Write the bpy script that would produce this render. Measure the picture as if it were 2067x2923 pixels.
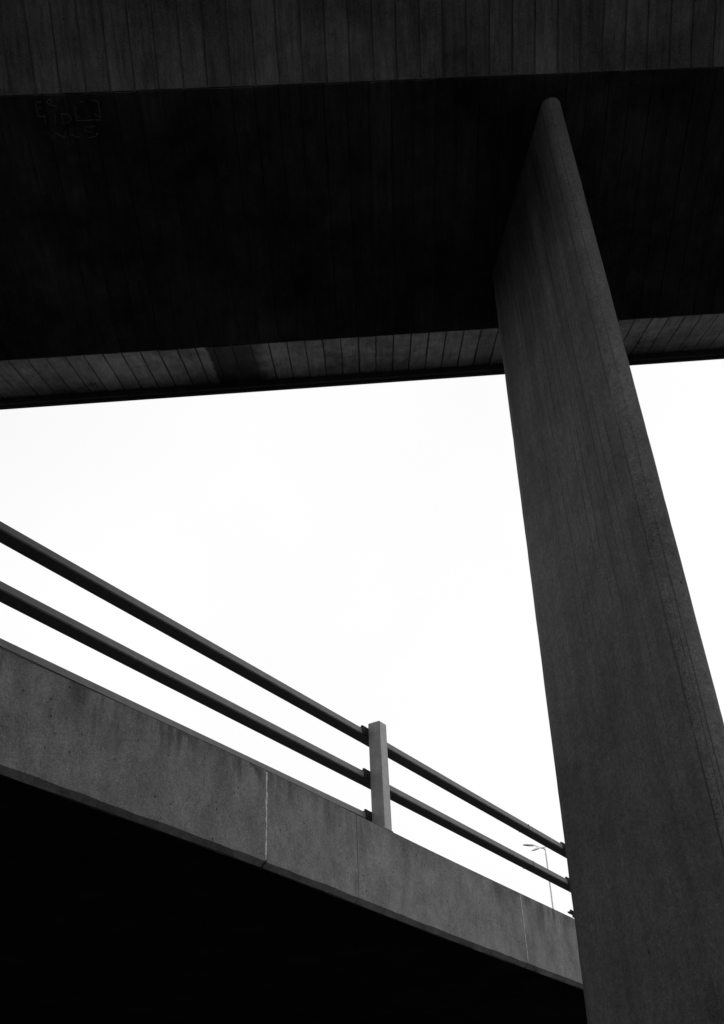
import bpy, bmesh, math, random
from mathutils import Vector, Matrix, noise
random.seed(7)
R = math.radians
S = bpy.context.scene
for o in list(bpy.data.objects): bpy.data.objects.remove(o)
COL = S.collection
EYE = 1.6                                   # camera height above the ground

# ------------------------------------------------------------------ camera
cam_d = bpy.data.cameras.new('camera'); cam = bpy.data.objects.new('camera', cam_d); COL.objects.link(cam)
S.camera = cam
cam_d.sensor_fit = 'VERTICAL'; cam_d.sensor_height = 24.0; cam_d.lens = 25.61
cam_d.clip_start = 0.05; cam_d.clip_end = 3000
# pitch 34.6 degrees up, rolled 2.6 degrees
PITCH, ROLL = R(34.598), R(2.614)
cam.matrix_world = Matrix.Translation((0, 0, EYE)) @ Matrix.Rotation(R(90) + PITCH, 4, 'X') @ Matrix.Rotation(-ROLL*1.0, 4, 'Z')

# ------------------------------------------------------------------ world, sun, exposure
CLOUD = 9.0                                  # cloud brightness before the world strength
SUN_EL, SUN_AZ = R(30), R(78)              # azimuth measured from +Y towards +X
w = bpy.data.worlds.new("World"); S.world = w; w.use_nodes = True
nt = w.node_tree; nt.nodes.clear()
out = nt.nodes.new('ShaderNodeOutputWorld'); bg = nt.nodes.new('ShaderNodeBackground')
sky = nt.nodes.new('ShaderNodeTexSky'); sky.sky_type = 'NISHITA'; sky.sun_disc = False
sky.sun_elevation = SUN_EL; sky.sun_rotation = SUN_AZ
sky.air_density = 1.0; sky.dust_density = 4.0; sky.ozone_density = 1.0; sky.altitude = 0
bw = nt.nodes.new('ShaderNodeRGBToBW')      # black and white film
nt.links.new(sky.outputs[0], bw.inputs[0])
# thick, almost even white cloud over the clear sky
tc = nt.nodes.new('ShaderNodeTexCoord'); cn = nt.nodes.new('ShaderNodeTexNoise')
cn.inputs['Scale'].default_value = 1.1; cn.inputs['Detail'].default_value = 5; cn.inputs['Roughness'].default_value = .5
nt.links.new(tc.outputs['Generated'], cn.inputs['Vector'])
cm = nt.nodes.new('ShaderNodeMapRange'); nt.links.new(cn.outputs['Fac'], cm.inputs[0])
for i_, x_ in enumerate((.3, .7, CLOUD*.93, CLOUD*1.07)): cm.inputs[1+i_].default_value = x_
mx = nt.nodes.new('ShaderNodeMix'); mx.data_type = 'FLOAT'; mx.inputs[0].default_value = .85
nt.links.new(bw.outputs[0], mx.inputs[2]); nt.links.new(cm.outputs[0], mx.inputs[3])
nt.links.new(mx.outputs[0], bg.inputs['Color'])
bg.inputs['Strength'].default_value = 0.12
nt.links.new(bg.outputs[0], out.inputs[0])
sl = bpy.data.lights.new('sun', 'SUN'); sl.energy = 0.9; sl.angle = R(30); sl.color = (1, 1, 1)
sun = bpy.data.objects.new('sun', sl); COL.objects.link(sun)
sd = Vector((math.sin(SUN_AZ)*math.cos(SUN_EL), math.cos(SUN_AZ)*math.cos(SUN_EL), math.sin(SUN_EL)))
sun.rotation_euler = sd.to_track_quat('Z', 'Y').to_euler(); sun.location = (0, 30, 60)
S.render.engine = 'CYCLES'
S.view_settings.view_transform = 'Standard'; S.view_settings.look = 'None'
S.view_settings.gamma = 1; S.view_settings.use_curve_mapping = False
S.view_settings.exposure = 0.0
S.cycles.max_bounces = 6; S.cycles.diffuse_bounces = 4

# ------------------------------------------------------------------ materials
def new_mat(name):
    m = bpy.data.materials.new(name); m.use_nodes = True
    t = m.node_tree; b = t.nodes['Principled BSDF']
    return m, t, b
def N(t, kind, **kw):
    n = t.nodes.new(kind)
    for k, v in kw.items():
        if hasattr(n, k): setattr(n, k, v)
        else: n.inputs[k].default_value = v
    return n
def mapped(t, scale, vec=None, loc=(0, 0, 0), rot=(0, 0, 0)):
    mp = t.nodes.new('ShaderNodeMapping')
    mp.inputs['Scale'].default_value = scale; mp.inputs['Location'].default_value = loc; mp.inputs['Rotation'].default_value = rot
    if vec is None:
        g = t.nodes.new('ShaderNodeNewGeometry'); vec = g.outputs['Position']
    t.links.new(vec, mp.inputs['Vector']); return mp.outputs['Vector']
def noise_n(t, vec, scale, detail=6, rough=0.6, dist=0.0):
    n = N(t, 'ShaderNodeTexNoise', Scale=scale, Detail=detail, Roughness=rough, Distortion=dist)
    t.links.new(vec, n.inputs['Vector']); return n.outputs['Fac']
def rng(t, v, a, b, c, d, smooth=False):
    m = t.nodes.new('ShaderNodeMapRange'); m.clamp = True
    if smooth: m.interpolation_type = 'SMOOTHSTEP'
    t.links.new(v, m.inputs[0])
    for i, x in enumerate((a, b, c, d)): m.inputs[1+i].default_value = x
    return m.outputs[0]
def mth(t, op, a, b=None, c=None):
    m = t.nodes.new('ShaderNodeMath'); m.operation = op
    for i, x in enumerate((a, b, c)):
        if x is None: continue
        if isinstance(x, (int, float)): m.inputs[i].default_value = x
        else: t.links.new(x, m.inputs[i])
    return m.outputs[0]
def grey(t, v, b):
    c = t.nodes.new('ShaderNodeCombineColor')
    for i in range(3): t.links.new(v, c.inputs[i])
    t.links.new(c.outputs[0], b.inputs['Base Color'])

def concrete(name, base, streak_scale=(2.2, 2.2, .25), streak=.35, blotch=.3, bump=.35, board=False, pores=True, extra=None, rough=.9, grain=.18):
    """weathered grey concrete; streaks run along the axis whose scale is small"""
    m, t, b = new_mat(name)
    P = mapped(t, (1, 1, 1))
    big = noise_n(t, P, 1.3, 5, .6, .4)
    mid = noise_n(t, P, 9, 6, .7)
    fine = noise_n(t, P, 95, 3, .7)
    st = noise_n(t, mapped(t, streak_scale), 4.0, 6, .65, .3)
    v = mth(t, 'ADD', rng(t, big, .3, .7, 1-blotch, 1+blotch*.6), rng(t, mid, .3, .7, -blotch*.35, blotch*.35))
    v = mth(t, 'ADD', v, rng(t, fine, .3, .7, -grain, grain))
    v = mth(t, 'MULTIPLY', v, rng(t, st, .35, .62, 1-streak, 1.05))
    if pores:
        vo = N(t, 'ShaderNodeTexVoronoi', Scale=16.0); t.links.new(P, vo.inputs['Vector'])
        pm = noise_n(t, P, 5, 2, .5)
        hole = mth(t, 'MULTIPLY', rng(t, vo.outputs['Distance'], .06, .12, 1, 0), rng(t, pm, .52, .6, 0, 1))
        v = mth(t, 'MULTIPLY', v, mth(t, 'SUBTRACT', 1.0, mth(t, 'MULTIPLY', hole, .7)))
    if board:
        oi = t.nodes.new('ShaderNodeObjectInfo')
        v = mth(t, 'MULTIPLY', v, rng(t, oi.outputs['Random'], 0, 1, .86, 1.12))
    if extra: v = extra(t, v)
    v = mth(t, 'MULTIPLY', v, base); v = mth(t, 'MAXIMUM', v, .01)
    grey(t, v, b)
    b.inputs['Roughness'].default_value = rough
    b.inputs['Specular IOR Level'].default_value = .12
    h = mth(t, 'ADD', mth(t, 'MULTIPLY', fine, .5), mth(t, 'ADD', mid, mth(t, 'MULTIPLY', st, .8)))
    bp = N(t, 'ShaderNodeBump', Strength=bump, Distance=.012); t.links.new(h, bp.inputs['Height'])
    t.links.new(bp.outputs[0], b.inputs['Normal'])
    return m
def simple(name, v, rough=.6, metal=0.0, var=.15, scale=20, bump=.1):
    m, t, b = new_mat(name)
    P = mapped(t, (1, 1, 1)); n = noise_n(t, P, scale, 5, .6); n2 = noise_n(t, P, scale*8, 3, .6)
    x = mth(t, 'MULTIPLY', rng(t, n, .3, .7, v*(1-var), v*(1+var)), rng(t, n2, .3, .7, 1-var*.5, 1+var*.5))
    grey(t, x, b); b.inputs['Roughness'].default_value = rough; b.inputs['Metallic'].default_value = metal; b.inputs['Specular IOR Level'].default_value = .12
    bp = N(t, 'ShaderNodeBump', Strength=bump, Distance=.003); t.links.new(n2, bp.inputs['Height']); t.links.new(bp.outputs[0], b.inputs['Normal'])
    return m

def wing_dark_patch(t, v):
    """darker patch across a few boards of the far wing (sharp left edge, soft right one)"""
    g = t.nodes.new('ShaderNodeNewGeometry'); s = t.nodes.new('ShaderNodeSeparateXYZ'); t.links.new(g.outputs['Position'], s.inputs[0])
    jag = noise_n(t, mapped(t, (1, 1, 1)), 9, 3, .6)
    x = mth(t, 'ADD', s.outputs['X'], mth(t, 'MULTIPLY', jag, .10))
    lo = rng(t, x, PATCH_X[0], PATCH_X[0]+.02, 0, 1)
    hi = rng(t, x, PATCH_X[1]-.14, PATCH_X[1]+.10, 1, 0, True)
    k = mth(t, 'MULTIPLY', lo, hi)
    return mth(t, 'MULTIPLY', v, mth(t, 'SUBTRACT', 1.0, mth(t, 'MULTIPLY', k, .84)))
PATCH_X = (-1.28, -.80)
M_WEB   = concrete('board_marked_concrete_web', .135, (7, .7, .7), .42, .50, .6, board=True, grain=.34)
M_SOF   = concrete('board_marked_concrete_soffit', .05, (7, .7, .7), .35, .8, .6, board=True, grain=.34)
M_WING  = concrete('board_marked_concrete_wing', .45, (6, .9, .9), .30, .55, .7, board=True, extra=wing_dark_patch, grain=.30)
M_DECK  = concrete('dark_deck_concrete', .12, (1, 1, 1), .3, .3, .4)
M_EDGE  = concrete('edge_beam_concrete', .10, (.3, 3, 6), .4, .3, .4)
def fascia_wear(t, v):
    """run-off stains hanging from the top edge, soft cloudy patches, hairline marks and pinholes"""
    g = t.nodes.new('ShaderNodeNewGeometry'); s = t.nodes.new('ShaderNodeSeparateXYZ'); t.links.new(g.outputs['Position'], s.inputs[0])
    z = mth(t, 'SUBTRACT', s.outputs['Z'], ZT)                      # 0 at the top edge, -.8 at the bottom
    area = noise_n(t, mapped(t, (.55, .55, .2), loc=(3.1, .6, 0)), 1.0, 3, .5)
    dr = noise_n(t, mapped(t, (1, 1, .16)), 7.0, 6, .62, .15)
    ln = rng(t, noise_n(t, mapped(t, (1, 1, .05)), 3.4, 4, .6), .38, .66, .05, .75)
    fall = rng(t, mth(t, 'DIVIDE', mth(t, 'MULTIPLY', z, -1.0), ln), .15, 1.0, 1, 0, True)
    k = mth(t, 'MULTIPLY', mth(t, 'MULTIPLY', rng(t, dr, .40, .60, 0, 1), fall), rng(t, area, .42, .60, .15, 1))
    v = mth(t, 'MULTIPLY', v, mth(t, 'SUBTRACT', 1.0, mth(t, 'MULTIPLY', k, .7)))
    blot = noise_n(t, mapped(t, (1, 1, .75)), 2.6, 9, .74, .25)
    v = mth(t, 'MULTIPLY', v, rng(t, blot, .36, .62, .70, 1.12))
    g2 = noise_n(t, mapped(t, (1, 1, 1)), 38, 4, .75)
    v = mth(t, 'MULTIPLY', v, rng(t, g2, .32, .68, .78, 1.2))
    hl = noise_n(t, mapped(t, (1, 1, 3.2)), 6.5, 5, .7, .4)          # short hairline marks
    hk = mth(t, 'MULTIPLY', rng(t, mth(t, 'ABSOLUTE', mth(t, 'SUBTRACT', hl, .5)), 0, .006, 1, 0), rng(t, noise_n(t, mapped(t, (1, 1, 1)), 4.0, 3, .6), .56, .62, 0, .7))
    v = mth(t, 'MULTIPLY', v, mth(t, 'SUBTRACT', 1.0, hk))
    sp = N(t, 'ShaderNodeTexVoronoi', Scale=11.0); t.links.new(mapped(t, (1, 1, 1)), sp.inputs['Vector'])
    pk = mth(t, 'MULTIPLY', rng(t, sp.outputs['Distance'], .06, .15, 1, 0), rng(t, noise_n(t, mapped(t, (1, 1, 1)), 3.1, 4, .6), .47, .56, 0, 1))
    v = mth(t, 'MULTIPLY', v, mth(t, 'SUBTRACT', 1.0, mth(t, 'MULTIPLY', pk, .75)))
    return v
ZT = 3.65+EYE
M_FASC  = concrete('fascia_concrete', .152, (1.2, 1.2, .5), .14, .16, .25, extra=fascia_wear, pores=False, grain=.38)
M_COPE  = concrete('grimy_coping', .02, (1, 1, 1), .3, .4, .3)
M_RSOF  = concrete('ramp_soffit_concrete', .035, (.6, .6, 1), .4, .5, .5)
M_SEAL  = simple('pale_joint_sealant', .34, .8, var=.45, scale=30)
M_CRACK = simple('dark_joint_filler', .03, .9)
M_STEEL = simple('galvanised_steel', .28, .55, .0, .16, 14, .08)
M_RAIL  = simple('aged_rail_steel', .135, .6, .0, .14, 9, .06)
M_DARK  = simple('dark_bracket_steel', .03, .6, .0, .3, 40, .3)
M_POLE  = simple('lamp_pole_metal', .75, .5, .0)
M_CHALK = simple('chalk', .13, .95, var=.5, scale=60)
M_GROUND = concrete('asphalt_ground', .02, (1, 1, 1), .3, .4, .5, pores=False)

# ------------------------------------------------------------------ helpers
def tag(o, label=None, cat=None, group=None, kind=None):
    if label: o['label'] = label
    if cat: o['category'] = cat
    if group: o['group'] = group
    if kind: o['kind'] = kind
    return o
def empty(name, loc):
    o = bpy.data.objects.new(name, None); o.location = loc; o.empty_display_size = .3
    COL.objects.link(o); return o
ORG = {}
def origin_of(o):
    p = Vector((0, 0, 0))
    while o is not None: p += o.location; o = o.parent
    return p
def mesh_obj(name, verts, faces, mat, parent=None, smooth=False, at=None, bevel=0, seg=2):
    """world-space verts; origin placed at `at` (default: mean of verts)"""
    vs = [Vector(v) for v in verts]
    if at is None: at = sum(vs, Vector())/len(vs)
    at = Vector(at)
    me = bpy.data.meshes.new(name); me.from_pydata([tuple(v-at) for v in vs], [], faces)
    bm = bmesh.new(); bm.from_mesh(me)
    bmesh.ops.recalc_face_normals(bm, faces=bm.faces)
    if bevel: bmesh.ops.bevel(bm, geom=list(bm.edges), offset=bevel, segments=seg, affect='EDGES', clamp_overlap=True)
    bm.to_mesh(me); bm.free()
    if smooth: me.shade_smooth()
    me.materials.append(mat)
    o = bpy.data.objects.new(name, me); COL.objects.link(o)
    if parent is not None: o.parent = parent; o.location = at - origin_of(parent)
    else: o.location = at
    return o
def sweep(sections, close=True, cap=True):
    """sections: list of equal-length point rings -> verts, faces"""
    n = len(sections[0]); v = [p for s in sections for p in s]; f = []
    for i in range(len(sections)-1):
        for j in range(n if close else n-1):
            a = i*n+j; b_ = i*n+(j+1) % n
            f.append((a, b_, b_+n, a+n))
    if cap:
        f.append(tuple(range(n))[::-1]); f.append(tuple((len(sections)-1)*n+j for j in range(n)))
    return v, f
def box_pts(c, ax, ay, az, hx, hy, hz):
    c = Vector(c)
    v = [c+ax*sx*hx+ay*sy*hy+az*sz*hz for sx in (-1, 1) for sy in (-1, 1) for sz in (-1, 1)]
    f = [(0, 1, 3, 2), (4, 6, 7, 5), (0, 4, 5, 1), (2, 3, 7, 6), (0, 2, 6, 4), (1, 5, 7, 3)]
    return v, f
def join(parts):
    V, F = [], []
    for v, f in parts:
        k = len(V); V += list(v); F += [tuple(i+k for i in q) for q in f]
    return V, F
def tube(p0, p1, r0, r1=None, n=12):
    p0, p1 = Vector(p0), Vector(p1); r1 = r0 if r1 is None else r1
    d = (p1-p0).normalized(); a = d.orthogonal().normalized(); b = d.cross(a)
    ring = lambda p, r: [p+(a*math.cos(2*math.pi*i/n)+b*math.sin(2*math.pi*i/n))*r for i in range(n)]
    return sweep([ring(p0, r0), ring(p1, r1)])
def rings_tube(pts, rad, n=10):
    secs = []
    for i, p in enumerate(pts):
        p = Vector(p); d = (Vector(pts[min(i+1, len(pts)-1)])-Vector(pts[max(i-1, 0)])).normalized()
        a = d.cross(Vector((0.13, .2, 1))).normalized(); b = d.cross(a)
        r = rad[i] if isinstance(rad, (list, tuple)) else rad
        secs.append([p+(a*math.cos(2*math.pi*k/n)+b*math.sin(2*math.pi*k/n))*r for k in range(n)])
    return sweep(secs)

# ------------------------------------------------------------------ ground
G = 600
bm = bmesh.new()
bmesh.ops.create_grid(bm, x_segments=60, y_segments=60, size=G)
for v in bm.verts:
    r_ = math.hypot(v.co.x, v.co.y)
    v.co.z = 0 if r_ < 60 else .6*noise.noise(Vector((v.co.x/90, v.co.y/90, 0)))
me = bpy.data.meshes.new('ground'); bm.to_mesh(me); bm.free(); me.materials.append(M_GROUND)
g = bpy.data.objects.new('ground', me); COL.objects.link(g); tag(g, kind='structure')

# ------------------------------------------------------------------ OVERPASS
# cross-section in the plane X = 0 (Y away from the camera, Z above the ground), swept along BD
BD = Vector((.99767, .06821, .0921)).normalized()
H1 = 7.5
Y1 = H1/1.4868
Y2 = (H1+.2632*Y1)/(.956+.2632); H2 = .956*Y2
Y3 = (H2-.3788*Y2)/(.8956-.3788); H3 = .8956*Y3
def sec(y, h): return Vector((0, y, h+EYE))
WEBL = 1.0
A0 = sec(Y1-WEBL, H1+.7185*WEBL)            # top of the near web
A1 = sec(Y1, H1); A2 = sec(Y2, H2); A3 = sec(Y3, H3)
B0 = sec(Y1-WEBL-1.3, H1+.7185*WEBL+.30)           # near wing tip
E0 = sec(Y3, H3-.075); E1 = sec(Y3+.085, H3-.078)   # edge-beam drip
def dirs(v): return v.normalized()
T0, T1 = -34.0, 40.0
def section_ring(t):
    o = BD*t
    near_dn = Vector((0, 0, -.12))
    pts = [A0, A1, A2, A3, E0 + Vector((0, 0, .0)), E0+Vector((0, .03, 0)), E0+Vector((0, .036, .018)), E0+Vector((0, .05, .018)), E0+Vector((0, .056, -.002)),
           E1, E1+Vector((0, .03, .03)), E1+Vector((0, .03, .62)), E1+Vector((0, -.25, .64)), E1+Vector((0, -.25, .46)),
           B0+Vector((0, .3, .36)), B0+Vector((0, .3, .55)), B0+Vector((0, 0, .55)), B0+Vector((0, 0, -.12)), B0+Vector((0, .16, -.12)), B0+Vector((0, .16, .012))]
    return [p+o for p in pts]
over = tag(empty('overpass', (BD*-13)[:2]+(0,)), 'dark board-marked concrete overpass crossing the top of the view', 'bridge')
v, f = sweep([section_ring(t) for t in [T0+(T1-T0)*i/24 for i in range(25)]])
mesh_obj('deck', v, f, M_DECK, over)
# formwork boards: every board mark a thin slab of its own, with an open joint to the next
def boards(name, P, Q, mat, pitch, t0, t1, skewvar=.004):
    s = (Q-P); L = s.length; sn = s.normalized()
    nrm = BD.cross(sn).normalized()
    if nrm.z > 0: nrm = -nrm
    t = t0; base_meshes = []
    for k in range(6):                       # six shared board shapes of slightly different width and thickness
        wd = pitch*random.uniform(.925, .972); th = random.uniform(.005, .014)
        nseg = 5; top = []; vs = []; fs = []
        prof = []
        for i in range(nseg+1):
            u = -L/2 + .004 + (L-.008)*i/nseg
            e0 = random.uniform(-.0025, .0025); e1 = random.uniform(-.0025, .0025)
            prof.append((u, -wd/2+e0, wd/2+e1, random.uniform(-.0012, .0012)))
        secs = [[sn*u+BD*a+nrm*-.003, sn*u+BD*b_+nrm*-.003, sn*u+BD*(b_-.003)+nrm*(th+z), sn*u+BD*(a+.003)+nrm*(th+z)] for u, a, b_, z in prof]
        vv, ff = sweep(secs)
        me = bpy.data.meshes.new(name); me.from_pydata([tuple(p) for p in vv], [], ff); 
        b2 = bmesh.new(); b2.from_mesh(me); bmesh.ops.recalc_face_normals(b2, faces=b2.faces); b2.to_mesh(me); b2.free()
        me.materials.append(mat); base_meshes.append(me)
    po = origin_of(over)
    while t < t1:
        o = bpy.data.objects.new(name, random.choice(base_meshes)); COL.objects.link(o)
        o.parent = over; o.location = (P+Q)/2+BD*t-po
        t += pitch
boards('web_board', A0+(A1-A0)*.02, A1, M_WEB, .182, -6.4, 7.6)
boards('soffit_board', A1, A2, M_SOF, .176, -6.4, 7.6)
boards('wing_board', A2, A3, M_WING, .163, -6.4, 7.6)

# chalk marks on the soffit and wing (coordinates: metres along the bridge, fraction across the face)
CHALK_SOFFIT = [[(-2.3216, 0.0239), (-2.3194, 0.0507), (-2.3209, 0.0694)], [(-2.309, 0.0223), (-2.2767, 0.0212)], [(-2.311, 0.0419), (-2.2868, 0.0413)], [(-2.2375, 0.0219), (-2.2292, 0.0292), (-2.203, 0.0243), (-2.1917, 0.0174), (-2.2096, 0.0135), (-2.2375, 0.0219)], [(-2.2301, 0.0309), (-2.1775, 0.0372), (-2.1787, 0.048), (-2.1883, 0.0514)], [(-2.3248, 0.0694), (-2.2648, 0.0691)], [(-2.2814, 0.0702), (-2.2743, 0.0914)], [(-2.1975, 0.062), (-2.206, 0.0964)], [(-2.1499, 0.0629), (-2.1527, 0.0992)], [(-2.1504, 0.064), (-2.1031, 0.0656), (-2.0819, 0.0805), (-2.1083, 0.0939), (-2.151, 0.0956)], [(-2.0415, 0.0398), (-2.0477, 0.0885), (-1.8678, 0.089)], [(-1.8651, 0.0829), (-1.8622, 0.0287), (-1.9147, 0.0206)], [(-2.0415, 0.0398), (-2.025, 0.049)], [(-1.9051, 0.0686), (-1.8651, 0.0829)], [(-1.9978, 0.028), (-1.9725, 0.0249)], [(-2.0533, 0.0884), (-2.0172, 0.0709)], [(-2.2783, 0.1206), (-2.2522, 0.15), (-2.225, 0.1272), (-2.1647, 0.1451), (-2.1479, 0.1232)], [(-2.1066, 0.1111), (-2.1137, 0.1368), (-2.051, 0.1455)], [(-1.9178, 0.1112), (-1.9947, 0.1108), (-1.9991, 0.1243), (-1.9545, 0.13)], [(-1.9225, 0.1314), (-1.9103, 0.1372), (-1.9282, 0.1447), (-1.9868, 0.1479)]]
CHALK_WING = [[(-2.5401, 0.8111), (-2.5076, 0.7291), (-2.5066, 0.8184), (-2.4583, 0.7265), (-2.4758, 0.8702)], [(-2.8571, 0.8765), (-2.8479, 0.9242)], [(-2.8239, 0.8839), (-2.7787, 0.8712), (-2.7811, 0.9391)], [(-2.7274, 0.8917), (-2.7006, 0.9572)], [(-2.6484, 0.8548), (-2.61, 0.8407)], [(-2.5863, 0.8911), (-2.5557, 0.9436)], [(-2.5704, 0.7598), (-2.569, 0.8272)], [(3.3214, 0.9792), (3.3504, 0.9615), (3.3404, 0.8906), (3.3392, 0.822), (3.3648, 0.8723)], [(3.3629, 0.8491), (3.3705, 0.8848)]]
def strokes(name, P, Q, lines, wdt, parent, off=.0155, label=None):
    s = Q-P; sn = s.normalized(); nrm = BD.cross(sn).normalized()
    if nrm.z > 0: nrm = -nrm
    parts = []
    for ln in lines:
        pts = [P+s*b_+BD*a+nrm*off for a, b_ in ln]
        for p, q in zip(pts, pts[1:]):
            d = (q-p)
            if d.length < 1e-4: continue
            d.normalize(); sd_ = d.cross(nrm).normalized()
            parts.append(box_pts((p+q)/2, d, sd_, nrm, (q-p).length/2+wdt*.3, wdt/2*random.uniform(.7, 1.2), .0012))
    if parts:
        v, f = join(parts); o = mesh_obj(name, v, f, M_CHALK, parent)
        if label: o['label'] = label
        o['kind'] = 'stuff'
strokes('chalk_writing', A1, A2, CHALK_SOFFIT, .005, over, label='faint chalk letters TID and WLS beside a hand-drawn box')
strokes('chalk_scribble', A2, A3, CHALK_WING, .009, over, label='faint pale scribble ending in the letter M')

# ------------------------------------------------------------------ PIER under the overpass (thin rounded blade)
def soffit_z(x, y):
    # plane through A1, A2 and direction BD
    n = BD.cross(A2-A1)
    return (n.dot(A1)-n.x*x-n.y*y)/n.z
def pier(name, near_top, near_bot, far_c, rn, rf, zt=None):
    """blade between a small near circle and a larger far circle; near end leans out slightly towards the ground"""
    nz = 110; rings = []
    for i in range(nz+1):
        k = i/nz                       # 0 ground .. 1 top
        nc = Vector(near_bot).lerp(Vector(near_top), k); fc = Vector(far_c[0]).lerp(Vector(far_c[1]), k)
        d = (fc-nc); L = d.length; d.normalize(); p = Vector((-d.y, d.x))
        al = math.asin((rf-rn)/L)
        ring = []
        for j in range(15):            # round the near end
            a = R(90)+al + (R(180)-2*al)*j/14
            ring.append(nc + (d*math.cos(a)+p*math.sin(a))*rn)
        for j in range(15):
            a = R(-90)-al+ (R(180)+2*al)*j/14
            ring.append(fc + (d*math.cos(a)+p*math.sin(a))*rf)
        # densify the long flat faces
        full = []
        for j, q in enumerate(ring):
            full.append(q); nx = ring[(j+1) % len(ring)]
            if (nx-q).length > .5:
                for m_ in range(1, 12): full.append(q.lerp(nx, m_/12))
        rings.append([(q.x, q.y, k) for q in full])
    secs = []
    for i, rg in enumerate(rings):
        cx_ = sum(p[0] for p in rg)/len(rg); cy_ = sum(p[1] for p in rg)/len(rg)
        row = []
        for x, y, k in rg:
            z_ = (soffit_z(x, y)+.02)*k
            d_ = .0045*noise.noise(Vector((x*5, y*5, z_*1.6)))+.003*noise.noise(Vector((x*14, y*14, z_*7)))
            n_ = Vector((x-cx_, y-cy_)).normalized()
            row.append(Vector((x+n_.x*d_, y+n_.y*d_, z_)))
        secs.append(row)
    return secs
def pier_extra(t, v):
    return v

def polar(az, D): return (D*math.sin(R(az)), D*math.cos(R(az)))
def pier_material():
    m, t, b = new_mat('pier_concrete')
    P = mapped(t, (1, 1, 1))
    at = t.nodes.new('ShaderNodeAttribute'); at.attribute_name = 'girth'; u = at.outputs['Fac']
    g = t.nodes.new('ShaderNodeNewGeometry'); s = t.nodes.new('ShaderNodeSeparateXYZ'); t.links.new(g.outputs['Position'], s.inputs[0]); z = s.outputs['Z']
    big = noise_n(t, P, 1.1, 5, .6, .5); mid = noise_n(t, P, 8, 6, .7); fine = noise_n(t, P, 110, 3, .7)
    st = noise_n(t, mapped(t, (5, 5, .35)), 3.0, 6, .65, .2)
    v = mth(t, 'ADD', rng(t, big, .3, .7, .66, 1.24), rng(t, mid, .3, .7, -.14, .14))
    v = mth(t, 'ADD', v, rng(t, fine, .3, .7, -.42, .42))
    v = mth(t, 'MULTIPLY', v, rng(t, st, .36, .62, .92, 1.03))
    g2 = noise_n(t, P, 34, 4, .75); v = mth(t, 'MULTIPLY', v, rng(t, g2, .32, .68, .72, 1.25))
    wn = t.nodes.new('ShaderNodeTexWhiteNoise'); wn.noise_dimensions = '1D'
    t.links.new(mth(t, 'FLOOR', mth(t, 'MULTIPLY', mth(t, 'ADD', u, mth(t, 'MULTIPLY', noise_n(t, mapped(t, (1.5, 1.5, .5)), 2.0, 2, .5), .05)), 1/.086)), wn.inputs['W'])
    v = mth(t, 'MULTIPLY', v, rng(t, wn.outputs['Value'], 0, 1, .90, 1.08))
    # thin vertical board lines on the flat face, broken and fading out downwards
    wob = noise_n(t, mapped(t, (1.5, 1.5, .5)), 2.0, 2, .5)
    uu = mth(t, 'ADD', u, mth(t, 'MULTIPLY', wob, .05))
    fr = mth(t, 'PINGPONG', mth(t, 'MULTIPLY', uu, 1/.086), .5)
    brk = noise_n(t, mapped(t, (9, 9, .9)), 2.2, 3, .5)
    hgt = rng(t, mth(t, 'ADD', z, mth(t, 'MULTIPLY', big, 3.0)), 4.6, 7.4, .04, 1.0)
    face = mth(t, 'MULTIPLY', rng(t, u, .10, .14, 0, 1), rng(t, u, .95, 1.15, 1, .25))
    ln = mth(t, 'MULTIPLY', rng(t, fr, .0, .10, 1, 0), mth(t, 'MULTIPLY', rng(t, brk, .40, .52, 0, 1), mth(t, 'MULTIPLY', hgt, face)))
    # three long seams where flat and rounded shuttering meet
    def seam(pos, wd, k, zz0=None):
        d = mth(t, 'ABSOLUTE', mth(t, 'SUBTRACT', mth(t, 'ADD', u, mth(t, 'MULTIPLY', mid, .006)), pos))
        return mth(t, 'MULTIPLY', rng(t, d, wd*.3, wd, 1, 0), k)
    sm = mth(t, 'MAXIMUM', seam(.012, .010, .5), seam(-.078, .005, .45))
    sm = mth(t, 'MAXIMUM', sm, mth(t, 'MULTIPLY', seam(-.052, .004, .6), rng(t, z, 5.0, 4.2, 0, 1)))
    dark = mth(t, 'MAXIMUM', mth(t, 'MULTIPLY', ln, .72), mth(t, 'MULTIPLY', sm, rng(t, brk, .35, .5, .35, 1)))
    # rough exposed aggregate beside the seam, low down
    vo = N(t, 'ShaderNodeTexVoronoi', Scale=55.0); t.links.new(P, vo.inputs['Vector'])
    band = mth(t, 'MULTIPLY', mth(t, 'MULTIPLY', rng(t, u, -.07, -.05, 0, 1), rng(t, u, -.005, .01, 1, 0)), mth(t, 'MULTIPLY', rng(t, z, 7.2, 5.8, 0, 1), rng(t, mid, .4, .6, .2, 1)))
    agg = mth(t, 'MULTIPLY', band, rng(t, vo.outputs['Distance'], .1, .5, -.22, .30))
    v = mth(t, 'ADD', v, agg)
    # grimy run-off streaks and painted-in shade below the soffit, ragged at their lower ends
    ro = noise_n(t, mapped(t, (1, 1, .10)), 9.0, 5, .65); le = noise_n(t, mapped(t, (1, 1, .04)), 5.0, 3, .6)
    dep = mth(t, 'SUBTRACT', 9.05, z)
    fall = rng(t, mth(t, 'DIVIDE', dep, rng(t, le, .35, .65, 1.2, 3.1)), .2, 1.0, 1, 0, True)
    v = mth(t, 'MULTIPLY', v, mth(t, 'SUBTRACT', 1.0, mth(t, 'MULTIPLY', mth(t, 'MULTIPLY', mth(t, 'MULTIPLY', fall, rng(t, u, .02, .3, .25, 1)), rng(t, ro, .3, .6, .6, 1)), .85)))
    # pin holes
    v2 = N(t, 'ShaderNodeTexVoronoi', Scale=3.2); t.links.new(P, v2.inputs['Vector'])
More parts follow.
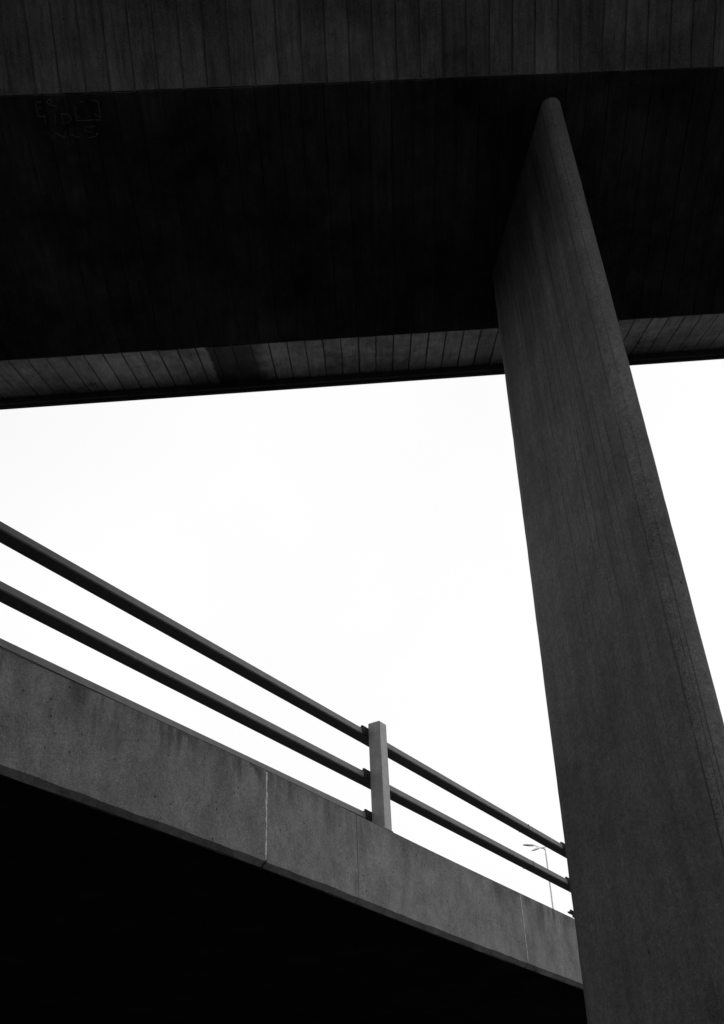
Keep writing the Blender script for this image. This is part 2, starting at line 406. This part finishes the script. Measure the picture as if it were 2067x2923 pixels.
    hole = rng(t, v2.outputs['Distance'], .020, .034, 1, 0)
    dark = mth(t, 'MAXIMUM', dark, mth(t, 'MULTIPLY', hole, .8))
    v = mth(t, 'MULTIPLY', v, mth(t, 'SUBTRACT', 1.0, dark))
    v = mth(t, 'MAXIMUM', mth(t, 'MULTIPLY', v, PIER_ALB), .01)
    grey(t, v, b); b.inputs['Roughness'].default_value = .85; b.inputs['Specular IOR Level'].default_value = .25
    h = mth(t, 'ADD', mth(t, 'ADD', mth(t, 'MULTIPLY', fine, .5), mid), mth(t, 'ADD', mth(t, 'MULTIPLY', dark, -2.5), mth(t, 'MULTIPLY', agg, 2.5)))
    bp = N(t, 'ShaderNodeBump', Strength=.35, Distance=.012); t.links.new(h, bp.inputs['Height']); t.links.new(bp.outputs[0], b.inputs['Normal'])
    return m
PIER_ALB = .097
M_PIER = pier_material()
def add_pier(shift, label):
    nt_ = Vector(polar(17.0, 5.66))+shift; nb = Vector(polar(18.75, 5.66))+shift; fc = (Vector(polar(11.05, 6.95))+shift, Vector(polar(12.2, 6.95))+shift)
    secs = pier('p', nt_, nb, fc, .085, .22)
    root = tag(empty('bridge_pier', (fc[0].x, fc[0].y, 0)), label, 'pier', 'piers under the overpass')
    v, f = sweep(secs)
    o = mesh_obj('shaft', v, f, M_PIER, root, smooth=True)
    # girth attribute: distance round the section from the left tangent of the near end
    n = len(secs[0]); a = o.data.attributes.new('girth', 'FLOAT', 'POINT')
    # ring order: near end from one tangent to the other, flat, far end, flat
    vals = []
    for s_ in secs:
        # find the start of the visible (left) flat face: tangent point of the near end on the left
        cum = [0]
        for j in range(1, n): cum.append(cum[-1]+(s_[j]-s_[j-1]).length)
        vals.append(cum)
    per = [c[14] for c in vals]
    # is ring start the left tangent?  left face lies towards -X
    left_first = secs[0][0].x < secs[0][14].x
    for i, c in enumerate(vals):
        tot = c[-1]+(secs[i][0]-secs[i][-1]).length
        for j in range(n):
            if left_first:
                u = -c[j] if j <= 14+12 else tot-c[j]
            else:
                u = c[j]-c[14] if j >= 14 or j < 15 else 0
                if u > tot*.75: u -= tot
            a.data[i*n+j].value = u
    return root
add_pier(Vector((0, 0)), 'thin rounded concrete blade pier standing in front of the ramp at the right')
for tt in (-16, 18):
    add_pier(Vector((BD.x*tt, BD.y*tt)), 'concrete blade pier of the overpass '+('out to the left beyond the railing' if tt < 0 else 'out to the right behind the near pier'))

# ------------------------------------------------------------------ RAMP
ZT = 3.65+EYE
TD = Vector((.5315, .847, 0)).normalized(); IN = Vector((-TD.y, TD.x, 0))   # along the ramp, inward
F0 = Vector((-2.58, 6.77, ZT))
def fas(s):
    """top outer edge of the fascia at arc position s, with the gentle bow of the ramp"""
    c = .0
    return F0 + TD*s - IN*(BOW(s))
def BOW(s): return .055*math.exp(-((s-2.9)/2.2)**2)
def s_at(az):
    lo, hi = -3, 30
    for _ in range(60):
        m_ = (lo+hi)/2; p = fas(m_)
        if math.degrees(math.atan2(p.x, p.y)) < az: lo = m_
        else: hi = m_
    return lo
def P(s, n, z): return fas(s)+IN*n+Vector((0, 0, z))
ramp = tag(empty('curved_ramp', (F0.x, F0.y, 0)), 'raised concrete ramp with a pale fascia sloping across the lower left', 'ramp')
SJ = [s_at(-5.85), s_at(-1.05), s_at(7.15)]
bounds = [-16.0, -10.0, SJ[0]-9.0, SJ[0], SJ[1], SJ[2], SJ[2]+6.2, SJ[2]+12.4, 34.0]
bounds = [b_ for b_ in bounds]
def GAP(s): return .012 if s == SJ[0] else (.004 if s == SJ[1] else .007)
def wob(s, k, a): return a*noise.noise(Vector((s*3.1, k*7.7, 0)))+a*.6*noise.noise(Vector((s*11.0, k*3.3, 5)))
def edge_ring(s): return [P(s, wob(s, 1, .003), wob(s, 2, .006)), P(s, wob(s, 3, .003), -.80+wob(s, 4, .009)), P(s, .045, -.842+wob(s, 5, .008)), P(s, .065, -.846), P(s, .065, -.35), P(s, .30, -.30), P(s, .30, -.02), P(s, .27, .004), P(s, .01, .006)]
for i in range(len(bounds)-1):
    a, b_ = bounds[i]+GAP(bounds[i]), bounds[i+1]-GAP(bounds[i+1])
    k = max(6, int((b_-a)/.11))
    v, f = sweep([edge_ring(a+(b_-a)*j/k) for j in range(k+1)])
    mesh_obj('fascia_panel', v, f, M_FASC, ramp)
    v, f = sweep([[P(q, .012, .0065), P(q, .012, .014), P(q, .30, .014), P(q, .30, .0065)] for q in [a+(b_-a)*j/k for j in range(k+1)]])
    mesh_obj('coping', v, f, M_COPE, ramp)
def joint(s, mat, w_, name, proud=.003, z0=-.79, z1=-.01, wig=.006, label=None):
    pts = []; n = 26
    secs = []
    for i in range(n+1):
        z = z0+(z1-z0)*i/n; c = s+random.uniform(-wig, wig); ww = w_*random.uniform(.55, 1.25)*(1.3 if i > n*.5 else 1)
        secs.append([P(c-ww/2, -proud, z), P(c+ww/2, -proud, z), P(c+ww/2, .02, z), P(c-ww/2, .02, z)])
    v, f = sweep(secs); o = mesh_obj(name, v, f, mat, ramp)
    if label: o['label'] = label
joint(SJ[0], M_SEAL, .021, 'joint_sealant', .002, wig=.0045, label='white crumbling sealant in the widest fascia joint')
joint(SJ[1], M_CRACK, .014, 'joint_sealant', -.001, label='dark thin joint beside the post')
joint(SJ[2], M_SEAL2 if 'M_SEAL2' in globals() else simple('dull_joint_sealant', .27, .85, var=.3), .022, 'joint_sealant', label='dull grey sealant in the joint near the pier')
for i, s in enumerate(bounds[1:-1]):
    if s not in SJ: joint(s, M_CRACK, .014, 'joint_sealant', -.001)
# slab and haunched soffit behind the fascia
def slab_ring(s):
    W_ = 10.0
    return [P(s, .068, -.835), P(s, .55, -.85), P(s, 2.6, -1.02), P(s, 4.0, -1.10), P(s, W_-4.0, -1.10), P(s, W_-2.6, -1.02), P(s, W_-.3, -.8), P(s, W_-.3, -.02),
            P(s, W_-.9, -.02), P(s, W_-.9, -.16), P(s, .9, -.16), P(s, .9, -.02), P(s, .303, -.02), P(s, .303, -.305), P(s, .068, -.355)]
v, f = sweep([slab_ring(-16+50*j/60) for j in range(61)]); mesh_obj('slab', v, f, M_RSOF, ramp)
v, f = sweep([[P(s, 9.703, -.85), P(s, 10, -.80), P(s, 10, 0), P(s, 9.703, 0)] for s in [-16+50*j/40 for j in range(41)]]); mesh_obj('far_edge_beam', v, f, M_EDGE, ramp)
v, f = sweep([[P(s, .905, -.155), P(s, 9.095, -.155), P(s, 9.095, -.10), P(s, .905, -.10)] for s in [-16+50*j/40 for j in range(41)]]); mesh_obj('road_surface', v, f, M_GROUND, ramp)
v, f = sweep([[P(s, .35, -.86), P(s, .75, -.875), P(s, .75, -ZT-.05), P(s, .35, -ZT-.05)] for s in [-16+12.6*j/14 for j in range(15)]]); mesh_obj('left_light_blocker', v, f, M_DECK, ramp)  # unseen wall added under the ramp's left stretch to block low sky light
v, f = sweep([[P(s, 8.3, -.955), P(s, 8.7, -.92), P(s, 8.7, -ZT-.05), P(s, 8.3, -ZT-.05)] for s in [-16+50*j/40 for j in range(41)]]); mesh_obj('far_light_blocker', v, f, M_DECK, ramp)  # unseen wall added along the far side to keep horizon light off the pier
# ramp piers (outside the picture to the left, and behind the big pier)
for s in (-11.0, 13.5, 29.0):
    for n_ in (3.4, 6.6):
        c = P(s, n_, 0); base = (c.x, c.y, 0)
        v, f = tube((c.x, c.y, -.05), (c.x, c.y, ZT-1.08), .42, n=24)
        o = mesh_obj('ramp_column', v, f, M_DECK, None, at=base, smooth=False); tag(o, 'round concrete column holding up the ramp', 'column', 'columns under the ramp')

# ------------------------------------------------------------------ PARAPET RAILING on the ramp
rail_root = tag(empty('parapet_railing', (F0.x, F0.y, ZT)), 'three-rail steel parapet railing with square post on top of the ramp fascia', 'railing')
SP1 = s_at(.66); BAY = 5.10
posts = [SP1-BAY*3-.9, SP1-BAY*2-.75, SP1-BAY-.62] + [SP1+BAY*k for k in range(0, 5)]
PZ = 1.19; PH = .075
def post_frame(s):
    c = fas(s); d = (fas(s+.3)-fas(s-.3)).normalized(); return c, d, Vector((-d.y, d.x, 0))
UP = Vector((0, 0, 1))
LEAN = -.008
for s in posts:
    c, d, n = post_frame(s)
    b0 = c+n*.080+UP*.012
    hx = hy = PH; h = PZ-.012
    ring = lambda z, k: [b0+d*(sx*hx*k)+n*(sy*hy*k)+UP*z for sx, sy in ((-1, -1), (1, -1), (1, 1), (-1, 1))]
    v, f = sweep([ring(0, 1.0), ring(h, .97)])
    mesh_obj('post', v, f, M_STEEL, rail_root, bevel=.006, at=b0)
    v, f = box_pts(c+n*.102+UP*.018, d, n, UP, .10, .095, .004); mesh_obj('base_plate', v, f, M_STEEL, rail_root, bevel=.002, seg=1)
RZ = [1.045, .560, .118]; RH, RW = .070, .155; RN = .164
def rail_pt(s): c, d, n = post_frame(s); return c+n*RN
JS = s_at(8.6)
for ri, rz in enumerate(RZ):
    for a, b_ in zip(posts, posts[1:]):
        p, q = rail_pt(a), rail_pt(b_); d = (q-p).normalized(); n = Vector((-d.y, d.x, 0))
        zz_ = rz-.085 if (ri == 2 and a > SP1-.1) else rz          # the lowest rail drops behind the edge beyond the post
        v, f = box_pts((p+q)/2+n*RW/2+UP*(zz_+RH/2), d, n, UP, (q-p).length/2-.002, RW/2, RH/2)
        mesh_obj('rail', v, f, M_RAIL, rail_root, bevel=.007)
        if a < JS < b_ and ri < 2:
            m_ = p+d*((JS-a))
            v, f = box_pts(m_+n*RW/2+UP*(rz+RH/2), d, n, UP, .006, RW/2+.002, RH/2+.002)
            mesh_obj('rail_sleeve', v, f, M_DARK, rail_root)
    for s in posts:
        c, d, n = post_frame(s); q = c+UP*(rz+RH/2)
        parts = [box_pts(q+n*.1595+UP*.012, d, n, UP, .17, .0065, .045),
                 box_pts(q+n*.195+UP*(RH/2+.011), d, n, UP, .16, .036, .010)]
        v, f = join(parts); br = mesh_obj('bracket', v, f, M_DARK, rail_root)
        for e in (-.125, .125):
            for zz in (0.0,):
                v, f = tube(q+n*.135+d*e+UP*zz, q+n*.153+d*e+UP*zz, .016, n=6); mesh_obj('bolt', v, f, M_DARK, br)
            v, f = tube(q+n*.195+d*e+UP*(RH/2+.02), q+n*.195+d*e+UP*(RH/2+.045), .015, n=6); mesh_obj('bolt', v, f, M_DARK, br)

# ------------------------------------------------------------------ STREET LAMP far behind the ramp
LD = 50.0
lx, ly = polar(8.7, LD); ltop = .3035*LD+EYE
lamp = tag(empty('street_lamp', (lx, ly, 0)), 'tall slim street lamp seen between the rails close to the pier', 'street lamp')
v, f = rings_tube([(lx, ly, 0), (lx, ly, 6), (lx, ly, 11), (lx, ly, ltop-.3), (lx, ly, ltop)], [.08, .055, .042, .032, .03], 14); mesh_obj('pole', v, f, M_POLE, lamp, smooth=True)
hub = Vector((lx-.18, ly-.05, ltop+.05))
v, f = rings_tube([(lx, ly, ltop-.02), (lx-.08, ly, ltop+.05), tuple(hub)], [.035, .03, .035], 8); mesh_obj('arm', v, f, M_POLE, lamp)
def lum(c, d, L, w_, h_):
    d = Vector(d).normalized(); sd_ = d.cross(UP).normalized(); u = sd_.cross(d)
    c = Vector(c); secs = []
    for k, (ww, hh) in ((0, (.35, .5)), (.15, (.8, 1)), (.6, (1, .9)), (.9, (.8, .5)), (1, (.45, .25))):
        p = c+d*L*k
        secs.append([p+sd_*w_/2*ww*math.cos(a)+u*h_/2*hh*math.sin(a) for a in [2*math.pi*j/10 for j in range(10)]])
    return sweep(secs)
for (a0, a1, L, w_, h_) in (((-.16, 0, .12), (-1, -.1, .05), .0, .2, .10), ((-.02, -.25, -.02), (-.75, -.55, -.42), .0, .22, .12), ((.25, .1, .1), (1, .15, .05), 0, .2, .1)):
    st = hub+Vector(a0); d = Vector(a1).normalized()
    v, f = rings_tube([tuple(hub), tuple(st+d*.16)], [.025, .02], 8); mesh_obj('arm', v, f, M_POLE, lamp)
    v, f = lum(st+d*.14, d, .52, w_, h_); mesh_obj('lamp_head', v, f, M_POLE, lamp, smooth=True)
